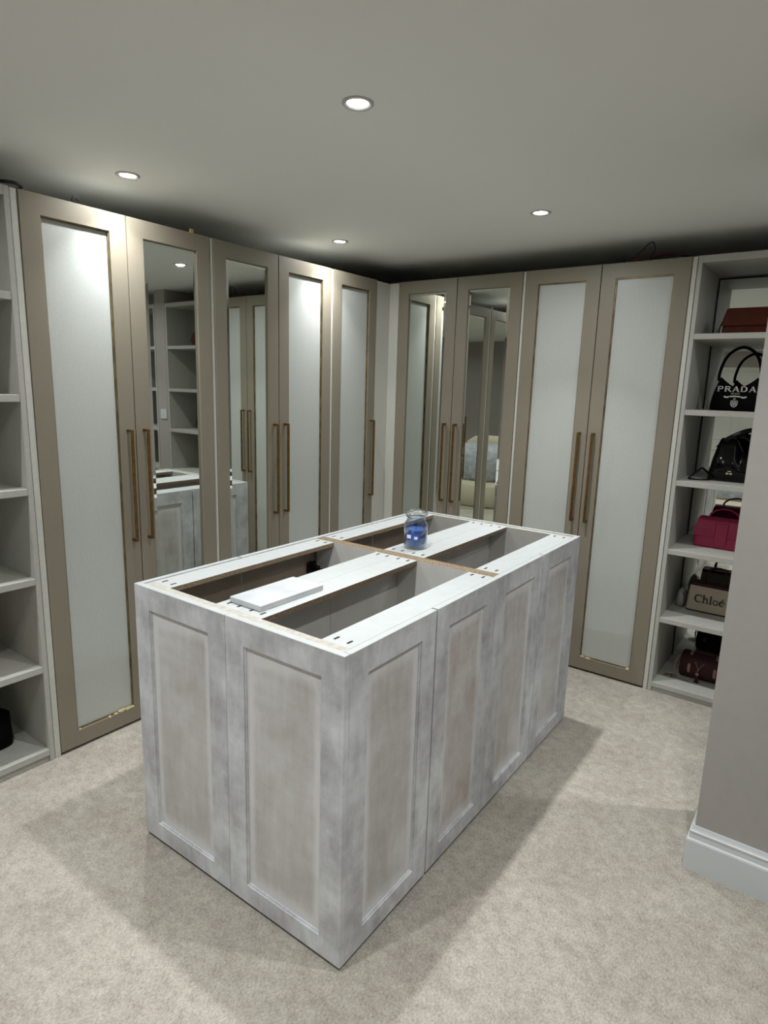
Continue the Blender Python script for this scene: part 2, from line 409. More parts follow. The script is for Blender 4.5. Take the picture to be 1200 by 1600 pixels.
# ------------------------------------------------------------------ downlights
HIDDEN = ['ceiling downlight in the alcove hidden behind the grey partition wall',
          'ceiling downlight just outside the frame in front of the grey partition wall',
          'unseen ceiling downlight over the floor left of the viewpoint, by the left shelves',
          'unseen ceiling downlight left of the viewpoint, in line with the island',
          'unseen ceiling downlight directly above the viewpoint',
          'unseen ceiling downlight behind the viewpoint, near the white panelled door',
          'unseen ceiling downlight behind the viewpoint, right of the cream tub seat']
def downlight(i, x, y):
    t = thing('ceiling_downlight', (LABELS+HIDDEN)[i], 'ceiling light', (x, y, HC))
    obj('trim_ring', lathe([(.046, 0), (.046, -.003), (.042, -.006), (.034, -.004), (.033, .004), (.033, .0)], 32, True), 'lens_trim', t, True)
    obj('lamp_lens', lathe([(0, -.0015), (.031, -.0015), (.031, 0), (0, 0)], 24), 'lamp', t)
    for nm, pw, sp in (('downlight_beam', LAMP_W, LAMP_SPREAD), ('downlight_spill', SPILL_W, 165)):
        ld = bpy.data.lights.new(nm, 'AREA'); ld.shape = 'DISK'; ld.size = .042; ld.energy = pw*(.66 if i in (0, 1) else 1.06); ld.color = LAMP_COL
        ld.spread = math.radians(sp)
        lo = bpy.data.objects.new(nm, ld); COL.objects.link(lo); lo.parent = t; lo.location = (0, 0, -.004 if sp < 150 else -.005)
for i, (x, y) in enumerate(LAMPS): downlight(i, x, y)

# ------------------------------------------------------------------ wardrobes
# (u, v, d): u along the run seen left to right, v up, d out of the face
LEFT = lambda u, v, d: (d, u, v)         # left run: face x = 0, u = y
RIGHT = lambda u, v, d: (u, -d, v)       # right run: face y = 0, u = x
HT, ZB = 2.3, .012
def rel(f, o):
    O = Vector(o); return lambda u, v, d: Vector(f(u, v, d))-O
def gold_glints(u0, u1, v0, v1, seed, spots):
    # bared gold trim; its glints are painted in as bright ragged patches
    bm = bmesh.new(); rnd = random.Random(seed)
    for (u, v, lu, lv) in spots:
        n = 7; P = []
        for k in range(n):
            a = 2*math.pi*k/n; q = .7+.5*rnd.random(); P.append((u+lu*q*math.cos(a), v+lv*q*math.sin(a)))
        a_ = [bm.verts.new((*p, -.006)) for p in P]; c_ = [bm.verts.new((*p, .0006)) for p in P]
        bm.faces.new(a_); bm.faces.new(c_)
        for k in range(n): bm.faces.new((a_[k], a_[(k+1) % n], c_[(k+1) % n], c_[k]))
    return bm
def ward_door(parent, f, u0, u1, kind, hside, bits=None):
    g = .0018; u0 += g; u1 -= g
    d = obj('door', mp(ring(u0, u1, ZB, HT, .0765, .021, .0015, wb=.074, wt=.077, bev=.002), f), 'taupe', parent)
    iu0, iu1, iv0, iv1 = u0+.0765, u1-.0765, ZB+.074, HT-.077
    if kind == 'mirror':
        obj('mirror_pane', mp(pane(iu0, iu1, iv0, iv1, -.006, .006, .017, .0035), f), 'mirror', d)
    else:
        p = obj('film_covered_pane', mp(pane(iu0+.0038, iu1-.0038, iv0+.0038, iv1-.0038, -.015, .004, .002, .001), f), 'film', d)
        p['label'] = 'pane still under frosted white film'
        obj('gold_trim', mp(B(*frame_boxes(iu0, iu1, iv0, iv1, .0042, -.020, -.006)), f), 'gold', d)
        if bits:
            for k, (a, b_, c, lu, lv) in enumerate(bits):
                obj('bare_gold_glint', mp(gold_glints(0, 0, 0, 0, 3+k, [(iu0+a*(iu1-iu0), (iv0 if b_ < .5 else iv1)+c, lu, lv)]), f), 'goldbright', d)
    hu = u1-.038 if hside > 0 else u0+.038
    z0, z1 = .9, 1.408
    obj('handle', mp(B((hu-.0065, hu+.0065, z0, z1, .028, .037), (hu-.0065, hu+.0065, z0, z0+.011, -.001, .03), (hu-.0065, hu+.0065, z1-.011, z1, -.001, .03), bev=.0012), f), 'brass', d)
    return d
def wardrobe(label, side, u0, u1, doors, ls=0, rs=0, depth=.56, lp=0):
    # u0..u1 door span; ls, rs: widths of the white edge strips left and right
    f0 = LEFT if side == 'L' else RIGHT
    o = f0((u0+u1)/2, 0, -depth/2); t = thing('wardrobe', label, 'wardrobe', o); f = rel(f0, o)
    dd = -.0225
    a, b_ = u0-ls, u1+rs
    bx = [(u0+.0, u1-.0, HT-.022, HT-.004, -depth, dd), (u0, u1, .012, .05, -depth, dd), (u0, u1, .012, HT-.004, -depth, -depth+.008)]
    obj('carcass', mp(B(*bx), f), 'white', t)
    for (p, q) in ((a, u0), (u1, b_)):
        if q-p > .003: obj('side_panel', mp(B((p+.0008, q-.0008, 0, HT-.002, -depth, -.003), bev=.001), f), 'white', t)
        else: obj('side_panel', mp(B((p if p == a and q == u0 and ls == 0 else p, (p+.016) if q == u0 else q, 0.012, HT-.005, -depth, dd)), f) if q == u0 else mp(B((p-.016, p, 0.012, HT-.005, -depth, dd)), f), 'white', t)
    for (p, q, kind, hs, bits) in doors: ward_door(t, f, p, q, kind, hs, bits)
    return t
YL = [-2.336, -1.9031, -1.4596, -1.0164, -.5752, -.1384]
wardrobe('taupe wardrobe at the left end, one frosted white door and one mirrored door', 'L', YL[0], YL[2]-.009,
         [(YL[0], YL[1], 'film', 1, [(.04, 0, .002, .005, .004), (.66, 0, .003, .012, .004), (.78, 0, .006, .02, .006), (.88, 0, .004, .02, .006), (.97, 0, .004, .01, .006), (.55, 0, .0, .006, .006)]), (YL[1], YL[2]-.009, 'mirror', -1, None)], ls=.026, rs=.0)
wardrobe('taupe wardrobe in the middle of the left run, mirrored door beside a frosted white one', 'L', YL[2]+.009, YL[4]-.008,
         [(YL[2]+.009, YL[3], 'mirror', 1, None), (YL[3], YL[4]-.008, 'film', -1, None)], ls=.017, rs=0)
wardrobe('single-door taupe wardrobe with frosted white pane next to the room corner', 'L', YL[4]+.008, YL[5],
         [(YL[4]+.008, YL[5], 'film', 1, None)], ls=.015, rs=0)
XRt = [.0742, .5144, .9564, 1.3979, 1.8425]
wardrobe('taupe wardrobe with two mirrored doors right of the room corner', 'R', XRt[0], XRt[2]-.008,
         [(XRt[0], XRt[1], 'mirror', 1, None), (XRt[1], XRt[2]-.008, 'mirror', -1, None)], ls=0, rs=0)
wardrobe('taupe wardrobe with two frosted white doors beside the handbag shelves', 'R', XRt[2]+.008, XRt[4],
         [(XRt[2]+.008, XRt[3], 'film', 1, None), (XRt[3], XRt[4], 'film', -1, [(.05, 0, .004, .014, .005), (.16, 0, .002, .02, .004), (.96, 0, .004, .01, .006)])], ls=.015, rs=.023)
# corner filler, an L of two white boards
t = thing('corner_filler', 'narrow white filler boards meeting in the corner between the wardrobe runs', 'filler panel', (-.02, .02, 0))
o = (-.02, .02, 0)
obj('filler_board', shift(B((-.022, -.003, YL[5]+.0015, .019, 0, HT-.004), bev=.001), (.02, -.02, 0)), 'white', t)
obj('filler_board', shift(B((-.0025, XRt[0]-.0015, .0035, .0225, 0, HT-.004), bev=.001), (.02, -.02, 0)), 'white', t)

# ------------------------------------------------------------------ open shelf units
SZ = [1.931, 1.556, 1.190, .820, .435, .056]
def shelf_unit(label, side, u0, u1, flip=False, depth=.5):
    f0 = LEFT if side == 'L' else RIGHT
    o = f0((u0+u1)/2, 0, -depth/2); t = thing('shelf_unit', label, 'shelf unit', o); f = rel(f0, o)
    s = .0195
    obj('side_panel', mp(B((u0, u0+s, 0, HT, -depth, 0), bev=.001), f), 'shelfgrey', t)
    obj('side_panel', mp(B((u1-s, u1, 0, HT, -depth, 0), bev=.001), f), 'shelfgrey', t)
    obj('top_panel', mp(B((u0+s, u1-s, HT-.034, HT, -depth, -.0005), bev=.001), f), 'shelfgrey', t)
    for z in SZ: obj('shelf', mp(B((u0+s, u1-s, z-.028, z, -depth+.03, -.0015 if z > .1 else -.001), bev=.0015), f), 'shelfgrey', t)
    obj('plinth', mp(B((u0+s, u1-s, 0, .0275, -.03, -.012)), f), 'shelfgrey', t)
    obj('mirror_back', mp(B((u0+s+.009, u1-s-.009, .03, HT-.046, -depth+.012, -depth+.026)), f), 'mirror', t)
    obj('back_board', mp(B((u0+s, u1-s, 0.03, HT-.036, -depth, -depth+.01)), f), 'dark', t)
    return t
shelf_unit('open grey-white shelf unit of handbags between the frosted wardrobe and partition wall', 'R', 1.8685, 2.47)
shelf_unit('open grey-white shelf unit at the left edge of the photo', 'L', -2.985, -2.3645)
shelf_unit('second open shelf unit beyond the grey pier, seen only in the mirrors', 'R', 2.63, 3.23)

# light switch on the pier
t = thing('light_switch', 'square white light switch on the grey wall pier, seen in the mirror', 'switch', (2.535, 0, 1.32))
obj('face_plate', B((-.043, .043, -.009, -.0005, -.043, .043), bev=.002), 'skirt', t)
obj('rocker', B((-.009, .009, -.012, -.008, -.015, .015), bev=.001), 'skirt', t)

# ------------------------------------------------------------------ island
IX, IY, IW, IL, IH, TH = 1.6293, -2.3808, .9176, 1.7645, .9547, .0069
def isl(a, b_, z=0):
    c, s = math.cos(TH), math.sin(TH); return (IX-c*a-s*b_, IY-s*a+c*b_, z)
G0 = .003   # little floor gap under doors
def brush_panel(u0, u1, v0, v1, d0, d1):
    # board whose rim took more paint from the brush ('cover' 1 at the rim, 0 inside)
    bm = bmesh.new(); lay = bm.verts.layers.float.new('cover')
    us = [u0, u0+.02, u0+.038, (u0+u1)/2, u1-.038, u1-.02, u1]; vs = [v0, v0+.02, v0+.06, (v0+v1)/2, v1-.06, v1-.028, v1]
    G = []
    for i, u in enumerate(us):
        row = []
        for j, v in enumerate(vs):
            q = bm.verts.new((u, v, d1)); e = min(i, len(us)-1-i, j, len(vs)-1-j); q[lay] = (1, .95, .12, 0)[min(e, 3)]; row.append(q)
        G.append(row)
    for i in range(len(us)-1):
        for j in range(len(vs)-1): bm.faces.new((G[i][j], G[i+1][j], G[i+1][j+1], G[i][j+1]))
    rim = [G[i][0] for i in range(len(us))]+[G[-1][j] for j in range(1, len(vs))]+[G[i][-1] for i in range(len(us)-2, -1, -1)]+[G[0][j] for j in range(len(vs)-2, 0, -1)]
    low = [bm.verts.new((q.co.x, q.co.y, d0)) for q in rim]
    for k in range(len(rim)):
        j = (k+1) % len(rim); bm.faces.new((rim[k], rim[j], low[j], low[k]))
    bm.faces.new(low); return bm
def shaker(parent, f, u0, u1, name, pm, wl=.078, wr=.078):
    bm = ring(u0, u1, .014, IH, .078, .021, .0, wb=.064, wt=.077, bev=.0012)
    o = obj(name, mp(bm, f), ['frame_primer', 'rail'], parent)
    for pl in o.data.polygons:
        if abs(pl.normal.z) > .6 and pl.center.z > IH-.02: pl.material_index = 1
    po = obj('door_panel', mp(brush_panel(u0+.0775, u1-.0775, .0775, IH-.0765, -.019, -.010), f), pm, o)
    # thin stepped moulding on the inside of the frame
    bm3 = ring(u0+.0775, u1-.0775, .0775, IH-.0765, .0055, .0065, .0, bev=.0001)
    obj('inner_moulding', mp(bm3, lambda u, v, d: f(u, v, d-.0055)), 'frame_primer', o)
    return o
def cabinet(label, a0, a1, b0, b1, outer, near, far, doorsplit, pm):
    # a across (0 right .. IW left), b along (0 near .. IL far); outer = a-side carrying the doors
    ac, bc = (a0+a1)/2, (b0+b1)/2
    t = thing('island_cabinet', label, 'cabinet', isl(ac, bc), TH)
    loc = lambda a, b_, z: Vector((-(a-ac), b_-bc, z))
    f_ab = lambda a, b_, z: loc(a, b_, z)
    ZT = IH-.003
    def bx(name, m, *bs, bev=.0):
        bm = B(*bs, bev=bev); return obj(name, mp(bm, f_ab), m, parent=t)
    # side panels: raw chipboard top edges
    st = .019 if True else 0
    for (p, q) in ((b0, b0+.026), (b1-.026, b1)):
        outer_end = (p == b0 and near) or (q == b1 and far)
        o = bx('side_panel', ['inside', 'chippale' if outer_end else 'chip'], (a0, a1, p, q, .03, ZT))
        for pl in o.data.polygons:
            if abs(pl.normal.z) > .9 and pl.center.z > .5: pl.material_index = 1
    inner = a1 if outer == 'right' else a0
    s = -1 if outer == 'right' else 1
    p, q = sorted((inner, inner+s*.009)); bm_c = (b0+b1)/2
    bx('back_panel', 'inside', (p, q, b0+.026, bm_c-.001, .05, ZT-.02)); bx('back_panel', 'inside', (p, q, bm_c+.001, b1-.026, .05, ZT-.02))
    bx('bottom_panel', 'inside', (a0, a1, b0+.026, b1-.026, .03, .048))
    for (ra, rb) in ((a0, a0+.1), (a1-.1, a1)):
        bs = [(ra, rb, b0+.026, b1-.026, ZT-.0175, ZT+.0005)]
        o = obj('top_rail', mp(B(*bs, bev=.0006), f_ab), ['rail', 'chip'], t)
        for pl in o.data.polygons:
            if abs(pl.normal.z) < .6: pl.material_index = 1
        for be in (b0+.058, b1-.052):
            for da in (-.023, .023):
                cx = (ra+rb)/2+da
                pr = [(cx-.004, be-.011), (cx+.004, be-.011), (cx+.004, be+.010), (cx, be+.014), (cx-.004, be+.010)]
                bm = bmesh.new(); A = [bm.verts.new((x, y, ZT-.001)) for x, y in pr]; C = [bm.verts.new((x, y, ZT+.0009)) for x, y in pr]
                bm.faces.new(A); bm.faces.new(C)
                for k in range(5): bm.faces.new((A[k], A[(k+1) % 5], C[(k+1) % 5], C[k]))
                obj('pocket_slot', mp(bm, f_ab), 'dark', o)  # dark plate on the rail; the recess shade is put into its colour
    # doors on the long side
    if outer == 'right': fd = lambda u, v, d: loc(-d, u, v); face = 0
    else: fd = lambda u, v, d: loc(IW+d, u, v); face = IW
    e = .0015
    for k, (p, q) in enumerate(doorsplit):
        g0 = .0042 if any(abs(p-z) < .001 for z in (DB[1], DB[3])) else .0009
        g1 = .0042 if any(abs(q-z) < .001 for z in (DB[1], DB[3])) else .0009
        dd = shaker(t, fd, p+g0, q-g1, 'door', pm[k % len(pm)])
        bk = -.0215
        ob = obj('door_lining', mp(B((p+g0, q-g1, .014, IH-.006, bk-.0006, bk)), fd), 'insidebrown', dd)
    # end panel
    for flag, bb in ((near, 0), (far, IL)):
        if flag:
            fe = (lambda u, v, d: loc(u, -d, v)) if bb == 0 else (lambda u, v, d: loc(u, IL+d, v))
            eo = shaker(t, fe, *flag, 'end_panel', 'panel_primer')
            obj('panel_lining', mp(B((flag[0], flag[1], .014, IH-.006, -.0227, -.0215)), fe), 'rail', eo)
    return t
AM = .459
DB = [.0215, .45, .872, 1.309, IL-.0215]
cabinet('island cabinet in front on the right, brushed grey primer, two shaker doors and end panel', .0258, AM-.0005, .0258, .911, 'right', (.0008, .4575), None, [(DB[0], DB[1]), (DB[1], DB[2])], ['panel_primer', 'panel_bare'])
cabinet('island cabinet at the front left corner, with the other half of the primed end', AM+.0005, IW-.0258, .0258, .911, 'left', (.4588, IW-.0008), None, [(DB[0], DB[1]), (DB[1], DB[2])], ['panel_primer'])
cabinet('island cabinet at the rear right, two shaker doors beyond the chipboard seam', .0258, AM-.0005, .912, IL-.0258, 'right', None, (.0008, .4575), [(DB[2], DB[3]), (DB[3], DB[4])], ['panel_primer'])
cabinet('island cabinet at the rear left, under the blue candle', AM+.0005, IW-.0258, .912, IL-.0258, 'left', None, (.4588, IW-.0008), [(DB[2], DB[3]), (DB[3], DB[4])], ['panel_primer'])
# hinge inside front left cabinet
par = [o for o in COL.objects if o.name.startswith('island_cabinet')][1]
ac, bc = (AM+.0005+IW-.0258)/2, (.0258+.911)/2
def hing(z, bpos):
    bm = B((0, .05, -.012, .012, 0, .012), (.03, .062, -.02, .02, -.012, .0), (-.004, .03, -.008, .008, -.014, .026), (0, .012, -.024, .024, -.024, .024), bev=.0015)
    mp(bm, lambda x, y, z_: (-((IW-.0232-x)-ac), bpos+y-bc, z+z_)); obj('hinge', bm, 'cable', par)
hing(.83, .845); hing(.12, .845); hing(.83, .075)

# offcut of white worktop lying on the centre rails
t = tag(obj('worktop_offcut', B((-.07, .07, -.139, .139, 0, .0185), bev=.0012), 'marble'),
        'loose white board offcut lying flat on the near half of the island', 'board')
t.location = isl(.466, .226, IH-.0018); t.rotation_euler = (0, 0, TH-.01)

# candle jar
t = thing('candle_jar', 'glass jar of blue candle wax with a glass lid, on the island top', 'candle', isl(.478, 1.055, IH-.0018))
outer = [(0, 0), (.044, 0), (.0495, .004), (.0505, .012), (.0505, .098), (.049, .108), (.042, .118), (.039, .122), (.0395, .132), (.0405, .134)]
inner = [(.0375, .134), (.0365, .12), (.0455, .106), (.047, .098), (.047, .012), (.043, .008), (0, .008)]
obj('jar', lathe(outer+inner, 40), 'glass', t, True)
obj('wax', lathe([(0, .0095), (.043, .0095), (.0465, .014), (.0465, .080), (.045, .083), (.035, .0785), (0, .078)], 36), 'wax', t, True)
obj('wick', lathe([(0, .078), (.0015, .078), (.0012, .09), (0, .09)], 8), 'dark', t)
lid = [(0, .1375), (.034, .1375), (.034, .1345), (.0375, .1345), (.046, .138), (.049, .146), (.0485, .154), (.046, .158), (.042, .156), (.038, .159), (.03, .166), (.014, .170), (0, .1705)]
obj('lid', lathe(lid, 40), 'glass', t, True)
ang0 = math.atan2(CAM.y-isl(.478, 1.055)[1], CAM.x-isl(.478, 1.055)[0])-.28
def wrap(a0, a1, z0, z1, r=.0512, th=.0006, n=12):
    bm = bmesh.new(); rows = []
    for k in range(n+1):
        a = a0+(a1-a0)*k/n
        rows.append([bm.verts.new((q*math.cos(a), q*math.sin(a), z)) for q, z in ((r, z0), (r+th, z0), (r+th, z1), (r, z1))])
    for A, C in zip(rows, rows[1:]):
        for j in range(4): bm.faces.new((A[j], A[(j+1) % 4], C[(j+1) % 4], C[j]))
    bm.faces.new(rows[0]); bm.faces.new(rows[-1][::-1]); return bm
lab = obj('jar_label', wrap(ang0-.62, ang0+.62, .040, .070), 'navylabel', t)
obj('label_patch', wrap(ang0-.5, ang0-.12, .049, .064, .0519), 'paper', lab)
obj('label_patch', wrap(ang0+.16, ang0+.44, .046, .058, .0519), 'paper', lab)

# ------------------------------------------------------------------ handbags on the right shelves
def letters(s, h, m, parent, pos, name='lettering', rotx=math.pi/2, centre=True, zrot=0):
    bm, wd = lettering(s, h)
    if centre: shift(bm, (-wd/2, 0, 0))
    o = obj(name, bm, m, parent); o.location = pos; o.rotation_euler = (rotx, 0, zrot); return o
# 1 dark brown flap bag, top shelf
t = thing('handbag', 'dark brown boxy leather flap bag on the top shelf', 'handbag', (2.122, .175, SZ[0]))
obj('body', loft([(0.0005, 0, 0, .128, .062, 8), (.006, 0, 0, .133, .066, 8), (.07, 0, 0, .130, .06, 8), (.122, 0, 0, .118, .046, 7), (.128, 0, 0, .112, .04, 6)]), 'brownbag', t, False)
bm = bmesh.new(); rows = []
for z, x, y in ((.042, .133, -.0685), (.046, .1332, -.0705), (.08, .1295, -.0645), (.124, .119, -.0505), (.1315, .114, -.036), (.1315, .114, .03), (.127, .113, .03)):
    rows.append([bm.verts.new((-x, y, z)), bm.verts.new((x, y, z))])
for A, C in zip(rows, rows[1:]): bm.faces.new((A[0], A[1], C[1], C[0]))
fo = obj('flap', bm, 'brownbag', t); so = fo.modifiers.new('s', 'SOLIDIFY'); so.thickness = .003
obj('shoulder_strap', tube(smoothpath([(-.117, -.01, .10), (-.135, -.02, .075), (-.146, -.03, .03), (-.14, -.045, .005), (-.12, -.075, .004)]), .003), 'black', t, True)
# 2 black fabric shoulder bag with lettering
t = thing('handbag', 'black fabric shoulder bag with pale lettering, crest and one looped handle', 'handbag', (2.09, .2, SZ[1]))
top = lambda u: .118+.068*abs(u)**1.6 if abs(u) < .86 else .118+.068*.86**1.6-(abs(u)-.86)*.25
obj('body', pillow(.122, top, .045, nx=40, side=lambda v: 1-.2*v*v), 'black', t, True)
hp = smoothpath([(-.093, 0, .15), (-.094, 0, .19), (-.078, 0, .255), (-.048, 0, .298), (0, 0, .320), (.048, 0, .298), (.078, 0, .255), (.094, 0, .19), (.093, 0, .15)])
obj('handle', tube(hp, .0055, 8, rad=[(.0035, .0075)]*len(hp)), 'black', t, True)
letters('PRADA', .0275, 'print', t, (0, -.0465, .097)).scale = (1.28, 1, 1)
letters('MILANO', .0075, 'print', t, (-.004, -.0470, .084))
ban = bmesh.new()
ribbon(ban, [(-.040, .004), (-.030, .001), (-.022, .003)], .006); ribbon(ban, [(-.020, .0045), (0, .006), (.020, .0045)], .005); ribbon(ban, [(.022, .003), (.030, .001), (.042, .0035)], .006)
o = obj('ribbon_mark', ban, 'print', t); o.location = (-.004, -.0490, .067); o.rotation_euler = (math.pi/2, 0, 0); o.scale = (1.25, 1.25, 1)
cr = bmesh.new()
ribbon(cr, [(-.011, .024), (-.0115, .012), (-.008, .004), (0, -.001), (.008, .004), (.0115, .012), (.011, .024), (-.011, .024)], .002)
for a_, b_ in (((0, .023), (0, 0)), ((-.011, .013), (.011, .013)), ((-.0055, .023), (-.0055, .004)), ((.0055, .023), (.0055, .004)), ((-.01, .018), (.01, .018)), ((-.009, .008), (.009, .008))): ribbon(cr, [a_, b_], .0016)
ribbon(cr, [(-.004, .031), (0, .034), (.004, .031), (0, .0295), (-.004, .031)], .002)
o = obj('crest_mark', cr, 'print', t); o.location = (-.004, -.0490, .020); o.rotation_euler = (math.pi/2, 0, 0); o.scale = (1.35, 1.3, 1)
# 3 black patent bag
t = thing('handbag', 'glossy black patent shoulder bag with small gold emblem and broad strap', 'handbag', (2.15, .2, SZ[2]))
def top(u):
    sm = lambda q: max(0, min(1, q))**2*(3-2*max(0, min(1, q)))
    return .155+.07*sm((abs(u-.18)-.12)/.34)-.16*sm((abs(u)-.72)/.42)
obj('body', pillow(.152, top, .055, nx=56, side=lambda v: 1-.10*v), 'patent', t, True)
hp = smoothpath([(-.115, -.008, .17), (-.085, -.012, .212), (-.04, -.012, .243), (.01, -.01, .268), (.06, -.006, .272), (.10, 0, .245), (.122, 0, .17)])
obj('strap', tube(hp, .01, 10, rad=[(.004, .012)]*len(hp)), 'patent', t, True)
hp = smoothpath([(-.03, .014, .235), (.0, .012, .232), (.035, .010, .212), (.075, .008, .19), (.10, .006, .165)])
obj('strap', tube(hp, .01, 10, rad=[(.004, .010)]*len(hp)), 'patent', t, True)
e = bmesh.new()
ribbon(e, [(-.014, 0), (-.009, .004), (-.004, 0), (-.009, -.004), (-.014, 0)], .0028); ribbon(e, [(.004, 0), (.009, .004), (.014, 0), (.009, -.004), (.004, 0)], .0028); ribbon(e, [(-.008, .012), (.008, .012)], .0025); ribbon(e, [(-.004, .0), (.004, .0)], .002)
o = obj('gold_emblem', e, 'goldbright', t); o.location = (-.042, -.0575, .045); o.rotation_euler = (math.pi/2-.08, 0, 0)
hp = smoothpath([(-.14, -.01, .03), (-.16, -.03, .05), (-.175, -.045, .06), (-.205, -.07, .028), (-.225, -.085, .0055), (-.2, -.10, .0045), (-.16, -.09, .005), (-.12, -.06, .006)])
obj('loose_strap', tube(hp, .004, 8, rad=[(.0035, .0055)]*len(hp)), 'patent', t, True)
# 4 pink flap bag
t = thing('handbag', 'pink quilted-panel flap bag with rounded tab closure and top handle', 'handbag', (2.105, .245, SZ[3]))
obj('body', loft([(0.0005, 0, 0, .128, .052, 8), (.01, 0, 0, .135, .058, 8), (.10, 0, 0, .128, .052, 8), (.15, 0, 0, .120, .044, 7), (.158, 0, 0, .112, .034, 6)]), 'pink', t)
bm = bmesh.new(); rows = []
for z, x, y in ((.060, .133, -.0575), (.063, .1335, -.0605), (.10, .1305, -.0575), (.15, .122, -.0485), (.161, .117, -.036), (.162, .115, .02), (.158, .114, .024)):
    rows.append([bm.verts.new((-x, y, z)), bm.verts.new((x, y, z))])
for A, C in zip(rows, rows[1:]): bm.faces.new((A[0], A[1], C[1], C[0]))
fo = obj('flap', bm, 'pink', t); so = fo.modifiers.new('s', 'SOLIDIFY'); so.thickness = .003
tab = bmesh.new(); P = [(-.028, .14), (-.028, .045)]+[(x, z) for x, z in arc(0, .045, .028, .026, 180, 360, 10)]+[(.028, .14)]
yf = lambda z: -.062+max(0, z-.06)*.13
A = [tab.verts.new((x, yf(z)-.005, z)) for x, z in P]; C = [tab.verts.new((x, yf(z), z)) for x, z in P]
tab.faces.new(A); tab.faces.new(C)
for k in range(len(P)): tab.faces.new((A[k], A[(k+1) % len(P)], C[(k+1) % len(P)], C[k]))
obj('closure_tab', tab, 'pink', t)
for x in (-.031, .031):
    obj('stitch_welt', tube([(x, -.0605, .064), (x, -.0580, .10), (x, -.0500, .148)], .0018, 6), 'pink', t)
hp = smoothpath([(-.07, 0, .152), (-.068, 0, .178), (-.04, 0, .202), (0, 0, .212), (.04, 0, .202), (.068, 0, .178), (.07, 0, .152)])
obj('handle', tube(hp, .005), 'pink', t, True)
# 5 beige canvas tote with lettering
t = thing('handbag', 'beige canvas tote with dark lettering, on the second shelf from the bottom', 'handbag', (2.105, .30, SZ[4]))
obj('body', loft([(.0005, 0, 0, .130, .055, 9), (.008, 0, 0, .136, .06, 9), (.13, 0, 0, .13, .05, 9), (.148, 0, 0, .128, .046, 8)]), 'canvas', t)
obj('base_trim', loft([(.0, 0, 0, .137, .0615, 9), (.008, 0, 0, .138, .0625, 9)]), 'dark', t)
obj('top_trim', loft([(.146, 0, 0, .129, .048, 8), (.160, 0, 0, .127, .044, 8)]), 'oxblood', t)
for y in (-.03, .03):
    hp = smoothpath([(-.06, y, .15), (-.062, y, .19), (-.045, y*.8, .232), (0, y*.6, .25), (.045, y*.8, .232), (.062, y, .19), (.06, y, .15)])
    obj('handle', tube(hp, .004), 'oxblood', t, True)
bm, wd = lettering('Chloe', .044, .03)
shift(bm, (-wd/2, 0, 0)); lo = obj('lettering', bm, 'darkprint', t); lo.location = (-.019, -.0615, .056); lo.rotation_euler = (math.pi/2-.06, 0, 0)
# small grey pouch
t = thing('pouch', 'small rounded pale grey leather pouch left of the lettered canvas tote', 'pouch', (1.935, .30, SZ[4]))
obj('body', loft([(.0005, 0, 0, .018, .03, 3), (.012, 0, 0, .026, .042, 3), (.045, 0, 0, .026, .045, 2.6), (.085, 0, 0, .02, .034, 2.6), (.105, 0, 0, .008, .018, 2.4)]), 'greyleather', t, True)
obj('cord', tube(smoothpath([(.0, -.02, .095), (.02, -.045, .075), (.024, -.05, .04), (.018, -.06, .01)]), .0022), 'darkprint', t, True)
# 6 barrel bag, bottom shelf
t = thing('handbag', 'dark oxblood barrel bag with dusty pink straps and hanging charm, bottom shelf', 'handbag', (2.115, .235, SZ[5]))
bm = loft([(-.125, 0, 0, .070, .064, 2.6), (-.118, 0, 0, .078, .070, 2.6), (.118, 0, 0, .078, .070, 2.6), (.125, 0, 0, .070, .064, 2.6)])
mp(bm, lambda x, y, z: (z, x, y+.0705)); obj('body', bm, 'oxblood', t, True)
for x in (-.075, .055):
    pts = [(x, -.079*math.cos(a), .0705+.0725*math.sin(a)) for a in [(-60+15*k)*math.pi/180 for k in range(17)]]
    obj('strap_band', tube(pts, .006, 8, rad=[(.008, .0025)]*len(pts)), 'strap', t, True)
hp = smoothpath([(-.122, -.02, .12), (-.142, -.04, .10), (-.150, -.06, .05), (-.135, -.08, .006), (-.10, -.095, .004), (-.07, -.10, .004)])
obj('handle', tube(hp, .004), 'strap', t, True)
obj('charm_cord', tube(smoothpath([(-.045, -.078, .115), (-.03, -.082, .085), (-.028, -.085, .06)]), .0018), 'strap', t, True)
obj('charm_cord', tube(smoothpath([(0.0, -.078, .115), (-.02, -.084, .085), (-.028, -.086, .06)]), .0018), 'strap', t, True)
o = obj('charm_disc', lathe([(0, -.002), (.009, -.002), (.009, .002), (0, .002)], 16), 'strap', t); o.location = (-.028, -.088, .05); o.rotation_euler = (math.pi/2, 0, 0)
obj('tassel', loft([(.002, -.028, -.088, .014, .008, 2), (.02, -.028, -.088, .008, .006, 2), (.04, -.028, -.088, .004, .004, 2)], 12), 'oxblood', t)
# gold chain lying by the barrel bag
t = thing('chain_strap', 'small heap of gold chain lying left of the barrel bag', 'chain', (1.945, .13, SZ[5]))
for k in range(12):
    a = k*.9; cx, cy = .02*math.cos(a)-.005+.004*k*.6, .018*math.sin(a)+.002*k*.5
    pts = [(cx+.0085*math.cos(q), cy+.006*math.sin(q), .0035+.002*(k % 3)+.004*abs(math.sin(q+k))) for q in [2*math.pi*j/10 for j in range(10)]]
    obj('chain_link', tube(pts, .0016, 6, closed=True), 'gold', t)

